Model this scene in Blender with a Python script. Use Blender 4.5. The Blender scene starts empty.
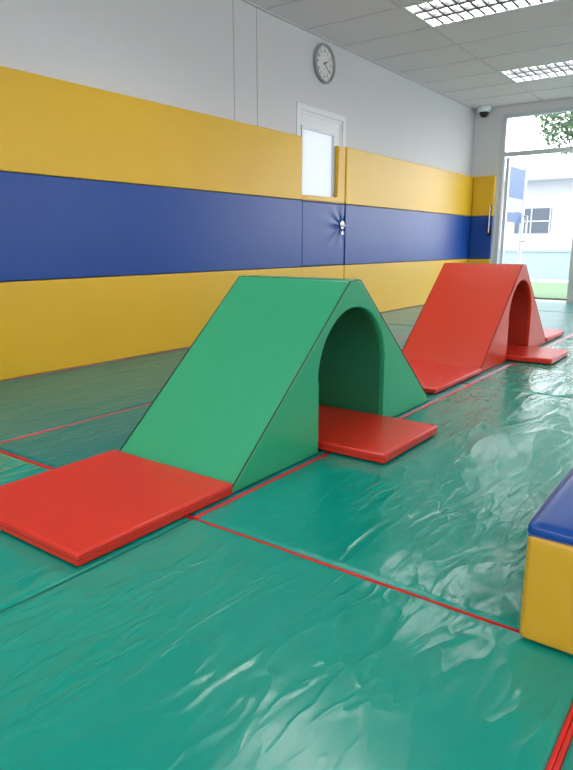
import bpy, bmesh, math, random
from mathutils import Vector, Matrix, noise
random.seed(4)
C = bpy.context.scene.collection
sc = bpy.context.scene
try:
    sc.view_settings.view_transform = 'Standard'
except Exception: pass
PI = math.pi

# ------------------------------------------------------------------ materials
def srgb(r, g, b):
    f = lambda c: (c/255/12.92) if c/255 <= .04045 else ((c/255+.055)/1.055)**2.4
    return (f(r), f(g), f(b), 1)
def newmat(name):
    m = bpy.data.materials.new(name); m.use_nodes = True
    nt = m.node_tree; b = nt.nodes['Principled BSDF']
    return m, nt, b
def vinyl(name, col, rough=.35, grain=.08, wave=.0, wave_scale=2.0, var=.04, spec=.5):
    m, nt, b = newmat(name); N = nt.nodes; L = nt.links
    tc = N.new('ShaderNodeTexCoord')
    n = N.new('ShaderNodeTexNoise'); n.inputs['Scale'].default_value = 3; n.inputs['Detail'].default_value = 4
    L.new(tc.outputs['Object'], n.inputs['Vector'])
    mx = N.new('ShaderNodeMix'); mx.data_type = 'RGBA'
    c = srgb(*col)
    mx.inputs['A'].default_value = tuple(v*(1-var) for v in c[:3])+(1,)
    mx.inputs['B'].default_value = tuple(min(1, v*(1+var)) for v in c[:3])+(1,)
    L.new(n.outputs['Fac'], mx.inputs['Factor']); L.new(mx.outputs['Result'], b.inputs['Base Color'])
    b.inputs['Roughness'].default_value = rough
    b.inputs['Specular IOR Level'].default_value = spec
    g = N.new('ShaderNodeTexNoise'); g.inputs['Scale'].default_value = 260; g.inputs['Detail'].default_value = 2
    L.new(tc.outputs['Object'], g.inputs['Vector'])
    bp = N.new('ShaderNodeBump'); bp.inputs['Strength'].default_value = grain; bp.inputs['Distance'].default_value = .001
    L.new(g.outputs['Fac'], bp.inputs['Height'])
    last = bp
    if wave:
        w = N.new('ShaderNodeTexNoise'); w.inputs['Scale'].default_value = wave_scale; w.inputs['Detail'].default_value = 2
        w.inputs['Distortion'].default_value = .6
        L.new(tc.outputs['Object'], w.inputs['Vector'])
        b2 = N.new('ShaderNodeBump'); b2.inputs['Strength'].default_value = 1; b2.inputs['Distance'].default_value = wave
        L.new(w.outputs['Fac'], b2.inputs['Height']); L.new(bp.outputs['Normal'], b2.inputs['Normal']); last = b2
    L.new(last.outputs['Normal'], b.inputs['Normal'])
    return m
def plain(name, col, rough=.5, metal=0, var=.04, scale=8, bump=0):
    m, nt, b = newmat(name); N = nt.nodes; L = nt.links
    tc = N.new('ShaderNodeTexCoord')
    n = N.new('ShaderNodeTexNoise'); n.inputs['Scale'].default_value = scale; n.inputs['Detail'].default_value = 5
    L.new(tc.outputs['Object'], n.inputs['Vector'])
    mx = N.new('ShaderNodeMix'); mx.data_type = 'RGBA'; c = srgb(*col)
    mx.inputs['A'].default_value = tuple(v*(1-var) for v in c[:3])+(1,)
    mx.inputs['B'].default_value = tuple(min(1, v*(1+var)) for v in c[:3])+(1,)
    L.new(n.outputs['Fac'], mx.inputs['Factor']); L.new(mx.outputs['Result'], b.inputs['Base Color'])
    b.inputs['Roughness'].default_value = rough; b.inputs['Metallic'].default_value = metal
    if bump:
        bp = N.new('ShaderNodeBump'); bp.inputs['Strength'].default_value = .4; bp.inputs['Distance'].default_value = bump
        L.new(n.outputs['Fac'], bp.inputs['Height']); L.new(bp.outputs['Normal'], b.inputs['Normal'])
    return m
def floor_vinyl(name, col, rough=.2, spec=.42, k=1.0):
    m, nt, b = newmat(name); N = nt.nodes; L = nt.links
    tc = N.new('ShaderNodeTexCoord')
    n = N.new('ShaderNodeTexNoise'); n.inputs['Scale'].default_value = 1.6; n.inputs['Detail'].default_value = 5
    L.new(tc.outputs['Object'], n.inputs['Vector'])
    mx = N.new('ShaderNodeMix'); mx.data_type = 'RGBA'; c = srgb(*col)
    mx.inputs['A'].default_value = tuple(v*.92 for v in c[:3])+(1,)
    mx.inputs['B'].default_value = tuple(v*1.08 for v in c[:3])+(1,)
    L.new(n.outputs['Fac'], mx.inputs['Factor']); L.new(mx.outputs['Result'], b.inputs['Base Color'])
    b.inputs['Roughness'].default_value = rough
    b.inputs['Specular IOR Level'].default_value = spec
    def fac(sx, sy, rot, det, dis, off=0):
        mp = N.new('ShaderNodeMapping'); mp.inputs['Scale'].default_value = (sx, sy, 1); mp.inputs['Rotation'].default_value = (0, 0, rot)
        mp.inputs['Location'].default_value = (off, off*.7, 0)
        L.new(tc.outputs['Object'], mp.inputs['Vector'])
        w = N.new('ShaderNodeTexNoise'); w.inputs['Scale'].default_value = 1; w.inputs['Detail'].default_value = det; w.inputs['Distortion'].default_value = dis
        L.new(mp.outputs['Vector'], w.inputs['Vector'])
        return w.outputs['Fac']
    def math_(op, a, b_=None):
        q = N.new('ShaderNodeMath'); q.operation = op
        for i, v in enumerate((a, b_)):
            if v is None: continue
            if isinstance(v, (int, float)): q.inputs[i].default_value = v
            else: L.new(v, q.inputs[i])
        return q.outputs[0]
    last = None
    def bump(h, dist):
        nonlocal last
        bp = N.new('ShaderNodeBump'); bp.inputs['Strength'].default_value = .8; bp.inputs['Distance'].default_value = dist
        L.new(h, bp.inputs['Height'])
        if last: L.new(last.outputs['Normal'], bp.inputs['Normal'])
        last = bp
    bump(fac(4.5, 1.8, .75, 1, .6), .007*k)
    # sparse creases: narrow ridges where a stretched noise crosses its middle value, faded in and out
    for sx, sy, rot, dist, dis, off in ((6.0, 2.0, .65, .0026, .6, 3), (10.0, 3.2, -.35, .0020, .5, 11), (17, 5.5, 1.0, .0014, .5, 23)):
        f_ = fac(sx, sy, rot, 1.5, dis, off)
        d = math_('ABSOLUTE', math_('SUBTRACT', f_, .5))
        r = math_('POWER', math_('MAXIMUM', math_('SUBTRACT', 1, math_('MULTIPLY', d, 7)), 0), 1.6)
        mk = N.new('ShaderNodeMapRange'); mk.inputs['From Min'].default_value = .38; mk.inputs['From Max'].default_value = .62
        L.new(fac(2.3, 2.0, 0, 1, .2, off*2.1), mk.inputs['Value'])
        bump(math_('MULTIPLY', r, mk.outputs[0]), dist*k)
    L.new(last.outputs['Normal'], b.inputs['Normal'])
    return m
M = {}
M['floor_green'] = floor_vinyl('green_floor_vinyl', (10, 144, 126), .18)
M['floor_green_shaded'] = floor_vinyl('shaded_green_floor_vinyl', (8, 122, 116), .28, .34, 1.15)  # same floor vinyl, darkened and dulled to imitate light on the wall side
M['floor_red'] = vinyl('red_edge_vinyl', (212, 34, 34), .3)
M['yellow'] = vinyl('yellow_vinyl', (224, 178, 40), .36, .05, .005, 1.8)
M['yellow_shaded'] = vinyl('shaded_yellow_vinyl', (208, 158, 36), .4, .08, .007, 5)  # foam block yellow, with the shadow on its front darkened into the colour
M['blue'] = vinyl('blue_vinyl', (12, 68, 148), .33, .05, .005, 1.8)
M['green'] = vinyl('green_vinyl', (42, 160, 112), .31, .12, .008, 3)
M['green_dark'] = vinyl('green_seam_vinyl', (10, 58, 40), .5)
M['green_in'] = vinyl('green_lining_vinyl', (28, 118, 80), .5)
M['red'] = vinyl('red_vinyl', (208, 42, 24), .34, .1, .003, 3)
M['red2'] = vinyl('red_vinyl_block', (208, 56, 24), .38, .1, .006, 3, .04, .38)
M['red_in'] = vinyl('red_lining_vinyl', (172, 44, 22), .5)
M['red_dark'] = vinyl('red_seam_vinyl', (130, 20, 12), .5)
M['wall'] = plain('grey_white_paint', (209, 209, 210), .6, 0, .02, 3, .0006)
M['joint'] = plain('wall_joint', (176, 178, 180), .6)
M['tile'] = plain('ceiling_tile_board', (234, 223, 229), .8, 0, .05, 60, .001)
M['tbar'] = plain('ceiling_grid_white', (206, 200, 204), .5)
M['white'] = plain('white_enamel', (225, 227, 229), .35)
M['louvre'] = plain('grey_louvre_metal', (84, 87, 90), .4)
M['alu'] = plain('brushed_aluminium', (196, 200, 204), .35, .3)
M['chrome'] = plain('chrome', (150, 150, 155), .2, 1)
M['black'] = plain('black_plastic', (22, 22, 24), .3)
M['conc'] = plain('grey_concrete', (150, 152, 150), .8, 0, .1, 5)
M['pave'] = plain('pale_paving', (165, 170, 174), .8, 0, .08, 5)
M['grass'] = plain('lawn_green', (96, 122, 88), .9, 0, .35, 14)
M['bwall'] = plain('white_render', (186, 190, 194), .8)
M['bglass'] = plain('dull_window_glass', (72, 84, 96), .4)
M['bluewall'] = plain('pale_blue_paint', (146, 162, 174), .7)
M['leaf'] = plain('leaf_green', (92, 122, 86), .6, 0, .3, 6)
M['bark'] = plain('bark', (100, 85, 70), .9, 0, .3, 20)
M['poster'] = plain('blue_poster', (20, 84, 140), .4)
M['paper'] = plain('white_paper', (170, 176, 182), .6)
M['dial'] = plain('clock_dial', (225, 226, 224), .5)
M['rim'] = plain('grey_clock_rim', (150, 154, 158), .35, .1)
m, nt, b = newmat('lamp_diffuser'); b.inputs['Emission Color'].default_value = (1, .98, .96, 1); b.inputs['Emission Strength'].default_value = 20; M['lamp'] = m
m, nt, b = newmat('clear_glass')
tr = nt.nodes.new('ShaderNodeBsdfTransparent'); gl = nt.nodes.new('ShaderNodeBsdfGlossy'); gl.inputs['Roughness'].default_value = .02
mx = nt.nodes.new('ShaderNodeMixShader'); mx.inputs[0].default_value = .07
nt.links.new(tr.outputs[0], mx.inputs[1]); nt.links.new(gl.outputs[0], mx.inputs[2]); nt.links.new(mx.outputs[0], nt.nodes['Material Output'].inputs[0]); M['glass'] = m
m, nt, b = newmat('frosted_glass')
tr = nt.nodes.new('ShaderNodeBsdfTranslucent'); tr.inputs[0].default_value = (.54, .56, .58, 1)
gl = nt.nodes.new('ShaderNodeBsdfDiffuse'); gl.inputs[0].default_value = (.7, .73, .76, 1)
mx = nt.nodes.new('ShaderNodeMixShader'); mx.inputs[0].default_value = .25
nt.links.new(tr.outputs[0], mx.inputs[1]); nt.links.new(gl.outputs[0], mx.inputs[2]); nt.links.new(mx.outputs[0], nt.nodes['Material Output'].inputs[0]); M['frost'] = m

# ------------------------------------------------------------------ helpers
def link(name, bm, mat, parent=None, smooth=None):
    me = bpy.data.meshes.new(name); bmesh.ops.recalc_face_normals(bm, faces=bm.faces[:]); bm.to_mesh(me); bm.free()
    me.materials.append(M[mat]); o = bpy.data.objects.new(name, me); C.objects.link(o)
    if smooth is not None:
        for p in me.polygons: p.use_smooth = smooth
    if parent: o.parent = parent
    return o
def box(bm, x0, x1, y0, y1, z0, z1):
    v = [bm.verts.new((x, y, z)) for x in (x0, x1) for y in (y0, y1) for z in (z0, z1)]
    for f in ((0,1,3,2),(4,6,7,5),(0,4,5,1),(2,3,7,6),(0,2,6,4),(1,5,7,3)): bm.faces.new([v[i] for i in f])
def rbox(x0, x1, y0, y1, z0, z1, r=.01, seg=3):
    bm = bmesh.new(); box(bm, x0, x1, y0, y1, z0, z1)
    bmesh.ops.recalc_face_normals(bm, faces=bm.faces[:])
    res = bmesh.ops.bevel(bm, geom=bm.edges[:], offset=r, segments=seg, profile=.5, affect='EDGES')
    bm.normal_update()
    for f in bm.faces: f.smooth = max(abs(c) for c in f.normal) <= .9999
    return bm
def puffbox(x0, x1, y0, y1, z0, z1, r, puff, n=22):
    """upholstered box: rounded edges and sides that bulge a little"""
    bm = bmesh.new(); bmesh.ops.create_cube(bm, size=2)
    bmesh.ops.subdivide_edges(bm, edges=bm.edges[:], cuts=n, use_grid_fill=True)
    h = Vector(((x1-x0)/2, (y1-y0)/2, (z1-z0)/2)); c = Vector(((x1+x0)/2, (y1+y0)/2, (z1+z0)/2))
    for v in bm.verts:
        u = v.co.copy()
        q = Vector([math.sin(t*PI/2) for t in u]); p = Vector((q.x*h.x, q.y*h.y, q.z*h.z))
        core = Vector([max(-h[i]+r, min(h[i]-r, p[i])) for i in range(3)]); d = p-core
        if d.length > 1e-6:
            d = d.normalized()*r
            p = core+d
        for i in range(3):
            if abs(u[i]) > .9999:
                j, k_ = (i+1) % 3, (i+2) % 3
                if i == 2 and u[i] < 0: continue
                p[i] += math.copysign(puff*(1-u[j]**2)*(1-u[k_]**2), u[i])
        v.co = p+c
    return bm
def tube(bm, pts, r, n=8, closed=False):
    pts = [Vector(p) for p in pts]; rings = []; k = len(pts)
    for i, p in enumerate(pts):
        a = pts[i-1] if (i > 0 or closed) else p; c = pts[(i+1) % k] if (i < k-1 or closed) else p
        d = (c-a).normalized()
        up = Vector((0, 0, 1)) if abs(d.z) < .9 else Vector((1, 0, 0))
        u = d.cross(up).normalized(); v = d.cross(u).normalized()
        rings.append([bm.verts.new(p+(u*math.cos(2*PI*j/n)+v*math.sin(2*PI*j/n))*r) for j in range(n)])
    for i in range(k if closed else k-1):
        A = rings[i]; B = rings[(i+1) % k]
        for j in range(n): bm.faces.new((A[j], A[(j+1)%n], B[(j+1)%n], B[j]))
    if not closed:
        bm.faces.new(rings[0][::-1]); bm.faces.new(rings[-1])
def lathe(bm, prof, n=40):     # axis = local z
    rings = [[bm.verts.new((r*math.cos(2*PI*j/n), r*math.sin(2*PI*j/n), z)) for j in range(n)] for r, z in prof]
    for A, B in zip(rings, rings[1:]):
        for j in range(n): bm.faces.new((A[j], A[(j+1)%n], B[(j+1)%n], B[j]))
    if prof[0][0] > 1e-4: bm.faces.new(rings[0][::-1])
    if prof[-1][0] > 1e-4: bm.faces.new(rings[-1])
def empty(name, loc, label, cat, group=None):
    o = bpy.data.objects.new(name, None); C.objects.link(o); o.location = loc; o.empty_display_size = .1
    o['label'] = label; o['category'] = cat
    if group: o['group'] = group
    return o
def tag(o, label, cat, group=None):
    o['label'] = label; o['category'] = cat
    if group: o['group'] = group
    return o
def struct(name, bm, mat, label=None, parent=None):
    o = link(name, bm, mat, parent)
    if parent is None: o['kind'] = 'structure'
    if label: o['label'] = label
    return o

# ------------------------------------------------------------------ room dimensions
XW, XR, YB, YF, ZC, ZF = -3.65, 4.6, 9.70, -4.2, 2.75, -.05
DY0, DY1, DZ = 5.16, 5.98, 2.07       # side door opening
bm = bmesh.new(); box(bm, XW-.15, XR+.15, YF-.15, YB+.15, ZF-.15, ZF); struct('floor', bm, 'conc', 'grey concrete floor under the mats')
bm = bmesh.new()
box(bm, XW-.15, XW, YF, DY0, ZF, ZC+.2); box(bm, XW-.15, XW, DY1, YB, ZF, ZC+.2); box(bm, XW-.15, XW, DY0, DY1, DZ, ZC+.2)
struct('wall_left', bm, 'wall', 'light grey painted wall above the padding')
bm = bmesh.new()
for y in (4.25, 4.55): box(bm, XW, XW+.003, y-.003, y+.003, 1.79, ZC)
struct('trim_1', bm, 'joint', 'thin vertical joint lines on the wall')
SX0, SX1, SZ = -3.24, 1.6, 2.64
bm = bmesh.new()
box(bm, XW-.15, SX0, YB, YB+.15, ZF, ZC+.2); box(bm, SX1, XR+.15, YB, YB+.15, ZF, ZC+.2); box(bm, SX0, SX1, YB, YB+.15, SZ, ZC+.2)
struct('wall_back', bm, 'wall', 'light grey wall around the glass entrance')
bm = bmesh.new()
box(bm, XR, XR+.15, YF, YB, ZF, .9); box(bm, XR, XR+.15, YF, YB, 2.4, ZC+.2)
WR = [(-3.2, -1.2), (0, 2.4), (3.6, 6.0), (7.0, 9.0)]
prev = YF
for a, b_ in WR:
    box(bm, XR, XR+.15, prev, a, .9, 2.4); prev = b_
box(bm, XR, XR+.15, prev, YB, .9, 2.4)
struct('wall_right', bm, 'wall')
bm = bmesh.new()
WF = [(-3.2, -.1), (.6, 3.8)]
box(bm, XW-.15, XR+.15, YF-.15, YF, ZF, .7); box(bm, XW-.15, XR+.15, YF-.15, YF, 2.55, ZC+.2)
prev = XW-.15
for a, b_ in WF:
    box(bm, prev, a, YF-.15, YF, .7, 2.55); prev = b_
box(bm, prev, XR+.15, YF-.15, YF, .7, 2.55)
struct('wall_front', bm, 'wall')
k = 2
def winframe(axis, a, b_, z0, z1, pos):
    global k
    bm = bmesh.new(); w = .05
    def bb(p0, p1, q0, q1):
        if axis == 'y': box(bm, pos-.04, pos+.04, p0, p1, q0, q1)
        else: box(bm, p0, p1, pos-.04, pos+.04, q0, q1)
    bb(a, b_, z0, z0+w); bb(a, b_, z1-w, z1); bb(a, a+w, z0+w, z1-w); bb(b_-w, b_, z0+w, z1-w); mm = (a+b_)/2; bb(mm-w/2, mm+w/2, z0+w, z1-w)
    struct('window_%d' % k, bm, 'white'); k += 1
for a, b_ in WR: winframe('y', a, b_, .9, 2.4, XR+.075)
for a, b_ in WF: winframe('x', a, b_, .7, 2.55, YF-.075)

# ceiling
ys = [5.27+.625*i for i in range(-15, 8)]; ys = [YF]+[y for y in ys if YF < y < YB]+[YB]
xs = [-2.68+1.2*i for i in range(0, 7)]; xs = [XW]+[x for x in xs if x < XR]+[XR]
LIGHTS = [(x, y) for y in (7.77, 5.27, 2.77, .27, -2.23) for x in (-2.68, .92)]
def is_light(x, y): return any(abs(x-a) < .05 and abs(y-b_) < .05 for a, b_ in LIGHTS)
bm = bmesh.new()
for i in range(len(xs)-1):
    for j in range(len(ys)-1):
        if is_light(xs[i], ys[j]): continue
        box(bm, xs[i], xs[i+1], ys[j], ys[j+1], ZC, ZC+.012)
struct('ceiling', bm, 'tile', 'suspended ceiling of pale lay-in tiles')
bm = bmesh.new(); box(bm, XW-.15, XR+.15, YF-.15, YB+.15, ZC+.2, ZC+.3)
struct('light_stop_slab', bm, 'conc')  # unseen slab over the tiles, added to stop light leaking in
bm = bmesh.new()
for x in xs[1:-1]: box(bm, x-.010, x+.010, YF, YB, ZC-.005, ZC)
for y in ys[1:-1]: box(bm, XW, XR, y-.010, y+.010, ZC-.0045, ZC)
box(bm, XW, XW+.02, YF, YB, ZC-.012, ZC); box(bm, XW, XR, YB-.02, YB, ZC-.012, ZC)
struct('trim_2', bm, 'tbar', 'thin metal ceiling grid')
names = {(-2.68, 5.27): 'large louvred ceiling light nearest the viewer at the top edge',
         (-2.68, 7.77): 'louvred ceiling light farther back near the glass entrance'}
def lamp_fixture(x, y):
    t = empty('ceiling_light', (x, y, ZC), names.get((x, y), 'louvred ceiling light outside the photographed part of the room'), 'light', 'louvred ceiling lights')
    X, Y = 1.2, .625
    bm = bmesh.new(); box(bm, .0, X, .0, .03, -.008, .11); box(bm, 0, X, Y-.03, Y, -.008, .11); box(bm, 0, .03, .03, Y-.03, -.008, .11); box(bm, X-.03, X, .03, Y-.03, -.008, .11)
    link('frame', bm, 'white', t)
    bm = bmesh.new()
    for i in range(1, 3): yy = .03+i*(Y-.06)/3; box(bm, .03, X-.03, yy-.024, yy+.024, -.004, .03)
    for i in range(1, 12): xx = .03+i*(X-.06)/12; box(bm, xx-.011, xx+.011, .03, Y-.03, -.002, .028)
    link('louvre', bm, 'louvre', t)
    bm = bmesh.new(); box(bm, .03, X-.03, .03, Y-.03, .09, .10)
    link('diffuser', bm, 'lamp', t)
for x, y in LIGHTS:
    lamp_fixture(x, y)

# ------------------------------------------------------------------ floor mats
cols = [(-3.60, -2.48), (-2.48, -1.290), (-1.290, -.160), (-.160, .98)]
rows = [(-1.08, 1.28), (1.28, 3.60), (3.60, 5.93), (5.93, 8.26), (8.26, 9.66)]
coln = ['along padded wall', 'in the arch block lane', 'right of the arch blocks', 'under the yellow block']
rown = ['nearest the viewer', 'level with the green block', 'level with the red block', 'just beyond the red block', 'by the entrance']
def floor_mat(ci, ri):
    x0, x1 = cols[ci]; y0, y1 = rows[ri]
    t = empty('floor_mat', ((x0+x1)/2, (y0+y1)/2, ZF), 'green vinyl floor mat '+rown[ri]+', '+coln[ci], 'floor mat', 'green floor mats')
    g = .0065 if ci > 1 else .011
    l, r_, bt, tp = g, g, g, g
    if ci == 1: r_ = .0065
    if ri == 0 and ci == 1: r_ = .003
    if ri == 0 and ci == 2: l = .003
    if ci == 3: l = .009
    if ci == 2: r_ = .009
    X0, X1, Y0, Y1 = x0+l, x1-r_, y0+bt, y1-tp
    cx, cy = (x0+x1)/2, (y0+y1)/2
    nx, ny = 76, 150; R = .013
    bm = bmesh.new(); grid = []
    def coord(a, b_, n):
        e = [0, .001, .003, .006, .010]
        return [a+q for q in e]+[a+.015+(b_-a-.03)*i/n for i in range(n+1)]+[b_-q for q in reversed(e)]
    cxs, cys = coord(X0, X1, nx), coord(Y0, Y1, ny)
    def wob(s):      # slight waviness of the hem
        return .0022*noise.noise(Vector((s*7, ci*3+.5, ri*5+.5)))
    for yy in cys:
        row = []
        for xx in cxs:
            dx_, dy_ = min(xx-X0, X1-xx), min(yy-Y0, Y1-yy)
            d = min(dx_, dy_)
            e = 0 if d > R else -R*(1-math.sqrt(max(0, 1-(1-d/R)**2)))
            n1 = noise.noise(Vector((xx*1.9+ci*9, yy*1.3+ri*7, 1)))
            wx = xx*4.0+yy*2.0+noise.noise(Vector((xx*2, yy*2, 5)))*1.0
            wy = yy*2.2-xx*1.0
            n2 = 1-abs(noise.noise(Vector((wx, wy, 3+ci+ri*4))))*2.0
            n2 = max(0, n2)**3
            z = -.005+.0020*n1+.0014*n2
            z += .0016*math.exp(-d/.05)*noise.noise(Vector((xx*20, yy*20, 8)))
            ox = wob(yy)*math.exp(-dx_/.05); oy = wob(xx+9)*math.exp(-dy_/.05)
            if ri == 0 and ci in (1, 2): ox *= .3
            row.append(bm.verts.new((xx-cx+ox, yy-cy+oy, .05+min(z, -.0003)+e)))
        grid.append(row)
    for j in range(len(cys)-1):
        for i in range(len(cxs)-1):
            bm.faces.new((grid[j][i], grid[j][i+1], grid[j+1][i+1], grid[j+1][i]))
    per = [grid[0][i] for i in range(len(cxs))]+[grid[j][-1] for j in range(1, len(cys))]+[grid[-1][i] for i in range(len(cxs)-2, -1, -1)]+[grid[j][0] for j in range(len(cys)-2, 0, -1)]
    low = [bm.verts.new((v.co.x, v.co.y, .022)) for v in per]
    for i in range(len(per)): j = (i+1) % len(per); bm.faces.new((per[i], low[i], low[j], per[j]))
    link('cover', bm, 'floor_green_shaded' if (ci == 0 or (ci == 1 and ri > 0)) else 'floor_green', t, True)
    bm = bmesh.new(); box(bm, x0-cx+.0005, x1-cx-.0005, y0-cy+.0005, y1-cy-.0005, 0, .0260)
    s = .005; rr = .0062 if ci > 1 else .0085
    a_, b2, c_, d_ = (x0-cx+s, y0-cy+s, .034), (x1-cx-s, y0-cy+s, .034), (x1-cx-s, y1-cy-s, .034), (x0-cx+s, y1-cy-s, .034)
    if ri == 0 and ci == 1: tube(bm, [b2, a_, d_, c_], rr, 8)          # no binding on the side where the two mats butt
    elif ri == 0 and ci == 2: tube(bm, [a_, b2, c_, d_], rr, 8)
    else: tube(bm, [a_, b2, c_, d_], rr, 8, True)
    o = link('edge_band', bm, 'floor_red', t); o['label'] = 'red edging strip of the mat'
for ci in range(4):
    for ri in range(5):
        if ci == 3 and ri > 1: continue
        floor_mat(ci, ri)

# ------------------------------------------------------------------ wall padding
ZB = [0.0, .590, 1.224, 1.80]
def pad(x0, x1, y0, y1, z0, z1, mat, label, g='wall pads'):
    cx, cy = (x0+x1)/2, (y0+y1)/2
    bm = rbox(x0-cx, x1-cx, y0-cy, y1-cy, 0, z1-z0, .009, 4)
    o = link('wall_pad', bm, mat); o.location = (cx, cy, z0)
    return tag(o, label, 'wall pad', g)
nm = [('yellow', 'bottom'), ('blue', 'middle'), ('yellow', 'top')]
for i in range(3):
    c, w = nm[i]
    z0, z1 = ZB[i]+.001, ZB[i+1]-.001
    pad(-3.65, -3.60, -1.3, 5.165, z0, z1, c, 'long %s padded wall cushion, %s band left of the side door' % (c, w))
    pad(-3.65, -3.60, 5.975, 9.695, z0, z1, c, '%s padded wall cushion, %s band between the side door and the corner' % (c, w))
    pad(-3.595, -3.27, 9.65, 9.70, z0, z1, c, 'narrow %s padded cushion, %s band beside the glass entrance' % (c, w))

# ------------------------------------------------------------------ side door
bm = bmesh.new()
box(bm, -3.72, -3.655, DY0, DY0+.05, ZF, DZ); box(bm, -3.72, -3.655, DY1-.05, DY1, ZF, DZ); box(bm, -3.72, -3.655, DY0+.05, DY1-.05, DZ-.05, DZ)
box(bm, -3.66, -3.64, DY0-.03, DY0+.02, 1.79, DZ+.03); box(bm, -3.66, -3.64, DY1-.02, DY1+.03, 1.80, DZ+.03); box(bm, -3.66, -3.64, DY0+.02, DY1-.02, DZ-.02, DZ+.03)
door = struct('door_1', bm, 'white', 'white side door frame in the padded wall')
py0, py1, pz0, pz1 = 5.235, 5.80, 1.285, 1.90
bm = bmesh.new()
a0, a1 = DY0+.055, DY1-.055
box(bm, -3.70, -3.66, a0, py0, ZF+.01, 2.01); box(bm, -3.70, -3.66, py1, a1, ZF+.01, 2.01)
box(bm, -3.70, -3.66, py0, py1, ZF+.01, pz0); box(bm, -3.70, -3.66, py0, py1, pz1, 2.01)
struct('door_leaf', bm, 'white', None, door)
bm = bmesh.new()
for b4 in ((py0-.015, py0+.012, pz0-.015, pz1+.015), (py1-.012, py1+.015, pz0-.015, pz1+.015), (py0+.012, py1-.012, pz0-.015, pz0+.012), (py0+.012, py1-.012, pz1-.012, pz1+.015)):
    box(bm, -3.668, -3.648, *b4)
struct('pane_frame', bm, 'alu', None, door)
bm = bmesh.new(); box(bm, -3.685, -3.679, py0, py1, pz0, pz1); struct('glass_pane', bm, 'frost', None, door)
HY, HZ = 5.915, 1.0
bm = bmesh.new()
tube(bm, [(-3.63, HY, HZ), (-3.57, HY, HZ)], .013, 12); tube(bm, [(-3.572, HY+.005, HZ), (-3.57, HY-.11, HZ-.008)], .012, 10)
tube(bm, [(-3.625, HY, HZ+.01), (-3.602, HY, HZ+.01)], .042, 24); tube(bm, [(-3.625, HY, HZ-.075), (-3.60, HY, HZ-.075)], .022, 16)
struct('door_handle', bm, 'chrome', 'chrome lever handle', door)
o = link('door_pad', rbox(-3.655, -3.608, DY0+.01, DY1-.008, ZB[0]+.004, ZB[1]-.002, .01, 3), 'yellow')
tag(o, 'yellow cushion fixed on the side door, bottom band', 'door pad', 'door pads')
bm = bmesh.new(); n_ = 90; ya, yb, za, zb = DY0+.01, DY1-.008, ZB[1]+.002, ZB[2]-.002; g_ = []
for j in range(n_+1):
    row = []
    for i in range(n_+1):
        y = ya+(yb-ya)*i/n_; z = za+(zb-za)*j/n_
        d = math.hypot(y-HY, z-HZ); th = math.atan2(z-HZ, y-HY); e = min(y-ya, yb-y, z-za, zb-z)
        x = -3.608-(.012*(1-math.sqrt(max(0, 1-(1-e/.012)**2))) if e < .012 else 0)
        x += -.020*math.exp(-(d/.05)**2)+.012*math.sin(9*th+2*math.sin(th*2))*math.exp(-d/.12)*min(1, d/.03)
        row.append(bm.verts.new((x, y, z)))
    g_.append(row)
for j in range(n_):
    for i in range(n_): bm.faces.new((g_[j][i], g_[j][i+1], g_[j+1][i+1], g_[j+1][i]))
per = g_[0][:]+[g_[j][-1] for j in range(1, n_+1)]+g_[-1][-2::-1]+[g_[j][0] for j in range(n_-1, 0, -1)]
low = [bm.verts.new((-3.655, v.co.y, v.co.z)) for v in per]
for i in range(len(per)): j = (i+1) % len(per); bm.faces.new((per[i], low[i], low[j], per[j]))
bm.faces.new(low)
tag(link('door_pad', bm, 'blue', None, True), 'blue cushion on the side door, puckered around its chrome handle', 'door pad', 'door pads')
bm = bmesh.new()   # L shape around the pane
pts = [(DY0+.01, 1.226), (DY1-.01, 1.226), (DY1-.01, 1.795), (py1+.03, 1.795), (py1+.03, 1.275), (DY0+.01, 1.275)]
A = [bm.verts.new((-3.655, y, z)) for y, z in pts]; B = [bm.verts.new((-3.61, y, z)) for y, z in pts]
bm.faces.new(A[::-1]); fr = bm.faces.new(B)
for i in range(6): bm.faces.new((A[i], A[(i+1)%6], B[(i+1)%6], B[i]))
bmesh.ops.bevel(bm, geom=list(fr.edges), offset=.01, segments=3, affect='EDGES')
tag(link('door_pad', bm, 'yellow'), 'yellow L-shaped cushion on the side door around its frosted pane', 'door pad', 'door pads')

# ------------------------------------------------------------------ clock
def onwall(bm, mat3, loc):
    bmesh.ops.transform(bm, matrix=Matrix.Translation(loc) @ mat3, verts=bm.verts[:])
WM = Matrix(((0, 0, 1, 0), (1, 0, 0, 0), (0, 1, 0, 0), (0, 0, 0, 1)))
clk = empty('wall_clock', (-3.65, 5.58, 2.52), 'round white wall clock with grey rim high above the side door', 'clock')
bm = bmesh.new(); lathe(bm, [(.165, 0), (.178, .008), (.18, .025), (.172, .036), (.160, .036), (.156, .022), (.156, .0)], 48); onwall(bm, WM, (0, 0, 0)); link('rim', bm, 'rim', clk, True)
bm = bmesh.new(); lathe(bm, [(.158, .004), (.158, .012)], 48); onwall(bm, WM, (0, 0, 0)); link('dial', bm, 'dial', clk)
bm = bmesh.new()
for i in range(60):
    a = i*PI/30; w = .003 if i % 5 == 0 else .0012; r0 = .135 if i % 5 == 0 else .142
    p = [Vector((math.sin(a), math.cos(a), 0)), Vector((math.cos(a), -math.sin(a), 0))]
    q = [p[0]*r0-p[1]*w, p[0]*r0+p[1]*w, p[0]*.15+p[1]*w, p[0]*.15-p[1]*w]
    bm.faces.new([bm.verts.new((v.x, v.y, .0128)) for v in q])
onwall(bm, WM, (0, 0, 0)); link('minute_marks', bm, 'black', clk)
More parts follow.
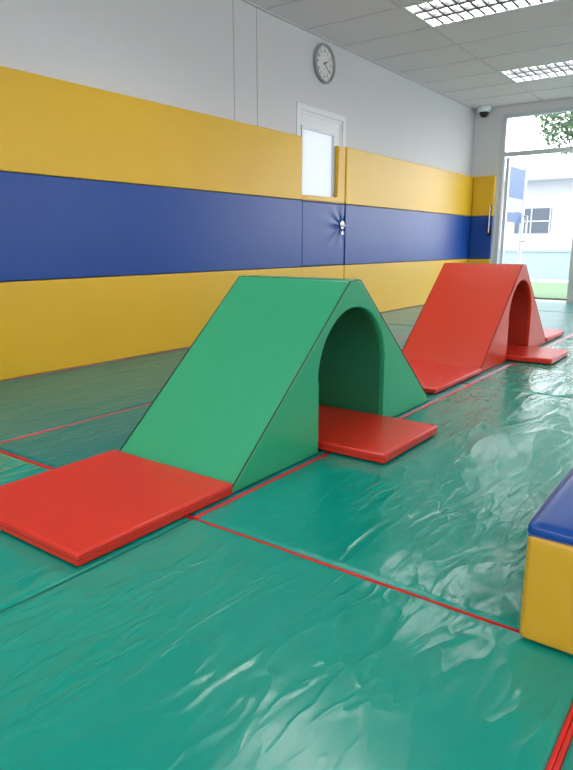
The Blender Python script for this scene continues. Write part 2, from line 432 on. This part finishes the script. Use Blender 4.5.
for i in range(1, 13):
    cu = bpy.data.curves.new('n', 'FONT'); cu.body = str(i); cu.size = .042; cu.align_x = 'CENTER'; cu.align_y = 'CENTER'; cu.extrude = .0005
    to = bpy.data.objects.new('n', cu); C.objects.link(to)
    bpy.context.view_layer.update()
    me = bpy.data.meshes.new_from_object(to.evaluated_get(bpy.context.evaluated_depsgraph_get()))
    bpy.data.objects.remove(to)
    a = i*PI/6; me.transform(WM @ Matrix.Translation((math.sin(a)*.113, math.cos(a)*.113, .0132)))
    me.materials.clear(); me.materials.append(M['black'])
    o = bpy.data.objects.new('numeral', me); C.objects.link(o); o.parent = clk
def hand(nme, ang, L_, w, z):
    bm = bmesh.new(); a = ang; u = Vector((math.sin(a), math.cos(a), 0)); v = Vector((math.cos(a), -math.sin(a), 0))
    q = [u*-.02-v*w, u*-.02+v*w, u*L_+v*w*.5, u*L_-v*w*.5]
    f = [bm.verts.new((p.x, p.y, z)) for p in q]; g_ = [bm.verts.new((p.x, p.y, z+.002)) for p in q]
    bm.faces.new(f); bm.faces.new(g_)
    for i in range(4): bm.faces.new((f[i], f[(i+1)%4], g_[(i+1)%4], g_[i]))
    onwall(bm, WM, (0, 0, 0)); link(nme, bm, 'black', clk)
hand('hour_hand', math.radians(65), .075, .006, .016); hand('minute_hand', math.radians(130), .115, .004, .019)

# ------------------------------------------------------------------ ceiling camera
cam_ = empty('security_camera', (-3.48, 9.60, ZC), 'small dome security camera under the ceiling in the far corner', 'camera')
bm = bmesh.new(); lathe(bm, [(.03, -.075), (.092, -.066), (.098, -.03), (.098, 0)], 28); link('housing', bm, 'white', cam_, True)
bm = bmesh.new(); lathe(bm, [(.0005, -.142), (.03, -.137), (.055, -.115), (.066, -.085), (.066, -.06)], 28); link('dome', bm, 'black', cam_, True)

# ------------------------------------------------------------------ glass entrance
bm = bmesh.new(); f0, f1 = YB+.02, YB+.09
box(bm, SX0, SX0+.06, f0, f1, ZF, SZ); box(bm, SX0+.06, SX1, f0, f1, SZ-.05, SZ)
box(bm, SX0+.06, SX1, f0, f1, 2.06, 2.12)
for x in (-2.14, -.9, .35): box(bm, x, x+.12, f0, f1, ZF, SZ-.05)
box(bm, -2.02, SX1, f0, f1, ZF, ZF+.10); box(bm, SX1-.06, SX1, f0, f1, ZF, SZ)
ent = struct('door_2', bm, 'alu', 'white aluminium frame of the glass entrance')
bm = bmesh.new()
for a, b_ in ((-2.02, -.9), (-.78, .35), (.47, SX1-.06)): box(bm, a, b_, YB+.05, YB+.056, .05, 2.06)
for a, b_ in ((SX0+.06, -2.14), (-2.02, -.9), (-.78, .35), (.47, SX1-.06)): box(bm, a, b_, YB+.05, YB+.056, 2.12, SZ-.05)
struct('glass_pane', bm, 'glass', None, ent)
bm = bmesh.new(); lx = SX0+.07   # leaf opened outwards
y0, y1 = YB+.10, YB+1.05
box(bm, lx, lx+.045, y0, y0+.07, 0, 2.05); box(bm, lx, lx+.045, y1-.07, y1, 0, 2.05); box(bm, lx, lx+.045, y0+.07, y1-.07, 1.97, 2.05); box(bm, lx, lx+.045, y0+.07, y1-.07, 0, .12)
leaf = struct('door_leaf', bm, 'alu', 'pale metal framed glass door leaf standing open outwards', ent)
bm = bmesh.new(); box(bm, lx+.018, lx+.024, y0+.07, y1-.07, .12, 1.97); struct('leaf_glass', bm, 'glass', None, leaf)
bm = bmesh.new(); box(bm, lx+.026, lx+.029, y0+.09, y1-.10, 1.50, 1.95); struct('poster', bm, 'poster', 'blue poster on the open glass door', leaf)
bm = bmesh.new(); box(bm, lx+.026, lx+.029, y0+.09, y1-.10, 1.30, 1.49); struct('notice', bm, 'paper', 'white notice under the blue poster', leaf)
bm = bmesh.new(); box(bm, lx+.026, lx+.029, y0+.09, y1-.10, 1.14, 1.29); struct('notice', bm, 'poster', 'smaller blue notice on the open glass door', leaf)
bm = bmesh.new(); tube(bm, [(lx+.045, y1-.035, .85), (lx+.10, y1-.035, .85), (lx+.10, y1-.035, 1.25), (lx+.045, y1-.035, 1.25)], .016, 10); struct('door_handle', bm, 'chrome', None, leaf)
bm = bmesh.new(); tube(bm, [(-3.30, 9.655, .98), (-3.30, 9.60, .98), (-3.30, 9.60, 1.36), (-3.30, 9.655, 1.36)], .013, 10); ph = struct('pull_handle', bm, 'chrome', 'slim chrome pull handle beside the entrance', ent)
bm = bmesh.new(); box(bm, -3.33, -3.27, 9.635, 9.651, .92, 1.08); struct('lock_plate', bm, 'black', 'black lock plate', ph)

# ------------------------------------------------------------------ arch blocks
def arch_block(name, x0, x1, y0, mat, dark, inner, label):
    L_, H = 1.585, .668; a0, a1 = .748, .832
    w = x1-x0; t = empty(name, ((x0+x1)/2, y0+L_/2, 0), label, 'soft play block')
    hw = w/2; P = lambda y: y-L_/2
    ac, ar, sp = L_/2, .272, .282
    arch = [(ac-ar, 0.0)]+[(ac-ar*math.cos(i*PI/28), sp+ar*math.sin(i*PI/28)) for i in range(29)]+[(ac+ar, 0.0)]
    out = [(0, 0)]+arch+[(L_, 0), (L_, .010), (a1, H), (a0, H), (0, .010)]
    bm = bmesh.new()
    A = [bm.verts.new((-hw, P(y), z)) for y, z in out]; B = [bm.verts.new((hw, P(y), z)) for y, z in out]
    bm.faces.new(A); bm.faces.new(B[::-1]); n = len(out)
    for i in range(n): bm.faces.new((A[i], A[(i+1)%n], B[(i+1)%n], B[i]))
    bmesh.ops.recalc_face_normals(bm, faces=bm.faces[:])
    es = [e for e in bm.edges if len(e.link_faces) == 2 and e.calc_face_angle() > math.radians(25) and all(v.co.z > .2 for v in e.verts) or
          (abs(abs(e.verts[0].co.x)-hw) < 1e-5 and (e.verts[0].co-e.verts[1].co).length > .5 and abs(e.verts[0].co.z-e.verts[1].co.z) > .3)]
    es = list(set(es))
    bmesh.ops.bevel(bm, geom=es, offset=.010, segments=4, profile=.5, affect='EDGES')
    bm.normal_update()
    for f in bm.faces:
        nn = f.normal; f.smooth = not (abs(nn.x) > .999 or f.calc_area() > .05)
    link('body', bm, mat, t)
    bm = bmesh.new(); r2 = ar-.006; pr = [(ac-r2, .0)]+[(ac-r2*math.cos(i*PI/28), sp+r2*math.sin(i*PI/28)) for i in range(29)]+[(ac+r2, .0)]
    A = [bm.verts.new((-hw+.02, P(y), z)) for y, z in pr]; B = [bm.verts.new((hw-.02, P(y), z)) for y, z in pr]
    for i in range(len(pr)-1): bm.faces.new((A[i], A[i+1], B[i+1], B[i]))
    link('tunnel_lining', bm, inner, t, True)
    for s in (-1, 1):
        bm = bmesh.new(); X = s*(hw-.003)
        tube(bm, [(X, P(.006), .018), (X, P(a0), H-.0035), (X, P(a1), H-.0035), (X, P(L_-.006), .018)], .0028, 8)
        link('side_seam', bm, dark, t)
    # slightly gathered ridge seams
    for y in (a0+.003, a1-.003):
        bm = bmesh.new(); tube(bm, [(-hw+.012+(w-.024)*i/24, P(y)+.0015*noise.noise(Vector((i*.9, y*50, 0))), H-.0012) for i in range(25)], .0022, 6)
        link('ridge_seam', bm, dark, t)
    bm = bmesh.new(); d = Vector((0, a1-L_, H)).normalized(); nrm = Vector((0, H, L_-a1)).normalized()
    top = Vector((0, P(a1), H)); q = [top-d*.01, top-d*.09]
    c = [Vector((x, 0, 0))+p+nrm*h for h in (0.0, .004) for x, p in ((-hw+.012, q[0]), (hw-.012, q[0]), (hw-.012, q[1]), (-hw+.012, q[1]))]
    v = [bm.verts.new(p) for p in c]
    for f in ((0,1,2,3),(4,5,6,7),(0,1,5,4),(1,2,6,5),(2,3,7,6),(3,0,4,7)): bm.faces.new([v[i] for i in f])
    link('ridge_flap', bm, mat, t)
    return t
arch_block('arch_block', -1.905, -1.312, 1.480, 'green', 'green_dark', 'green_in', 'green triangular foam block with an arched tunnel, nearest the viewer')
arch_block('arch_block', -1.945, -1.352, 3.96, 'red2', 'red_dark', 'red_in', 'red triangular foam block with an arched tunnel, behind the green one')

def step_mat(x0, x1, y0, y1, label, h=.040):
    cx, cy = (x0+x1)/2, (y0+y1)/2
    t = empty('step_mat', (cx, cy, 0), label, 'step mat', 'red step mats')
    link('cushion', rbox(x0-cx, x1-cx, y0-cy, y1-cy, 0, h, .009, 4), 'red', t)
    bm = bmesh.new(); X, Y = (x1-x0)/2-.0005, (y1-y0)/2-.0005; r = .009
    pts = []
    for sx, sy, a in ((1, 1, 0), (-1, 1, 90), (-1, -1, 180), (1, -1, 270)):
        for i in range(5):
            q = math.radians(a+i*22.5); pts.append((sx*(X-r)+r*math.cos(q), sy*(Y-r)+r*math.sin(q), h*.5))
    tube(bm, pts, .0014, 6, True); link('side_seam', bm, 'red_dark', t)
step_mat(-1.905, -1.300, .870, 1.476, 'flat red vinyl step mat in front of the green arch block')
step_mat(-1.72, -1.032, 2.030, 2.528, 'flat red mat lying through the tunnel of the green arch block')
step_mat(-1.945, -1.338, 3.215, 3.950, 'flat red mat between the green and the red arch block', .032)
step_mat(-1.76, -1.050, 4.510, 5.008, 'flat red mat lying through the tunnel of the red arch block')
step_mat(-1.945, -1.345, 5.55, 6.15, 'flat red mat on the far side of the red arch block')

# yellow / blue foam block at right
t = empty('foam_block', (.010, 1.75, 0), 'low foam block with yellow sides and blue top at the right edge', 'soft play block')
link('base', puffbox(-.315, .315, -.51, .51, 0, .240, .012, .009), 'yellow_shaded', t, True)
link('top_panel', puffbox(-.3155, .3155, -.5105, .5105, .234, .262, .010, .006), 'blue', t, True)
bm = bmesh.new(); tube(bm, [(-.312, -.508, .236), (.312, -.508, .236), (.312, .508, .236), (-.312, .508, .236)], .003, 6, True); link('seam_piping', bm, 'blue', t)
bm = bmesh.new(); tube(bm, [(-.308, -.510, .020), (.308, -.510, .020)], .002, 6); link('bottom_seam', bm, 'yellow_shaded', t)

# ------------------------------------------------------------------ outdoors
bm = bmesh.new(); box(bm, -30, 20, YB+.15, 60, ZF-.15, ZF); struct('ground', bm, 'pave', 'pale paving outside the entrance')
bm = bmesh.new(); box(bm, -14, 6, 10.55, 14.9, ZF, ZF+.03); o = link('lawn', bm, 'grass'); tag(o, 'strip of green lawn outside the glass entrance', 'grass'); o['kind'] = 'stuff'
bm = bmesh.new(); box(bm, -14, 6, 17.0, 17.15, ZF, .62); box(bm, -14, 6, 16.97, 17.18, .62, .68)
tag(link('garden_wall', bm, 'bluewall'), 'low pale blue wall behind the lawn outside', 'wall')
bd = empty('building', (-7, 24, ZF), 'white building across the yard seen through the entrance', 'building')
bm = bmesh.new(); box(bm, -9, 8, 0, 6, 0, 3.0); link('wall', bm, 'bwall', bd)
bm = bmesh.new(); box(bm, -9.2, 8.2, -1.0, 6.2, 3.0, 3.25); link('roof', bm, 'bwall', bd)
for x in (-4.2, -.35, 2.6):
    bm = bmesh.new(); box(bm, x, x+1.3, -.05, 0, 1.25, 2.1); w_ = link('window', bm, 'bglass', bd)
    bm = bmesh.new()
    for q in (0, .62, 1.26): box(bm, x+q, x+q+.04, -.08, -.05, 1.25, 2.1)
    box(bm, x, x+1.3, -.08, -.05, 1.64, 1.68); link('window_frame', bm, 'bwall', w_)
tr_ = empty('tree', (-2.55, 15.7, ZF), 'leafy green tree outside beyond the entrance', 'tree')
bm = bmesh.new(); tube(bm, [(0, 0, 0), (.05, 0, 1.2), (0, .05, 2.6), (-.3, 0, 3.5)], .07, 8); tube(bm, [(0, .05, 2.4), (-.9, 0, 3.2)], .03, 6); link('trunk', bm, 'bark', tr_)
bm = bmesh.new()
for i in range(6500):
    u = Vector((random.gauss(0, 1), random.gauss(0, 1), random.gauss(0, 1))).normalized()*(random.random()**.45)
    p = Vector((-.75+u.x*1.3, u.y*.9, 3.85+u.z*1.1))
    if noise.noise(p*2.2) < -.12: continue
    a = Vector((random.uniform(-1, 1), random.uniform(-1, 1), random.uniform(-.6, .6))).normalized(); b_ = a.orthogonal().normalized()
    s = random.uniform(.05, .09)
    bm.faces.new([bm.verts.new(p+q) for q in (-a*s, b_*s*.45, a*s, -b_*s*.45)])
link('foliage', bm, 'leaf', tr_)

# ------------------------------------------------------------------ world
w = bpy.data.worlds.new('sky'); sc.world = w; w.use_nodes = True
N = w.node_tree.nodes; L = w.node_tree.links; bg = N['Background']
tc = N.new('ShaderNodeTexCoord'); sp_ = N.new('ShaderNodeSeparateXYZ'); L.new(tc.outputs['Generated'], sp_.inputs[0])
cr = N.new('ShaderNodeValToRGB'); cr.color_ramp.elements[0].position = 0; cr.color_ramp.elements[0].color = (.98, .98, 1, 1)
cr.color_ramp.elements[1].position = .8; cr.color_ramp.elements[1].color = (.86, .92, 1, 1)
L.new(sp_.outputs['Z'], cr.inputs[0]); L.new(cr.outputs[0], bg.inputs[0]); bg.inputs[1].default_value = 5.0

# ------------------------------------------------------------------ camera
cd = bpy.data.cameras.new('camera'); cam = bpy.data.objects.new('camera', cd); C.objects.link(cam)
cd.sensor_fit = 'AUTO'; cd.sensor_width = 36; cd.lens = 630/770*36; cd.clip_start = .02
cam.location = (0, 0, .81); cam.rotation_euler = (math.radians(90-12.6), 0, math.radians(36.26))
sc.camera = cam
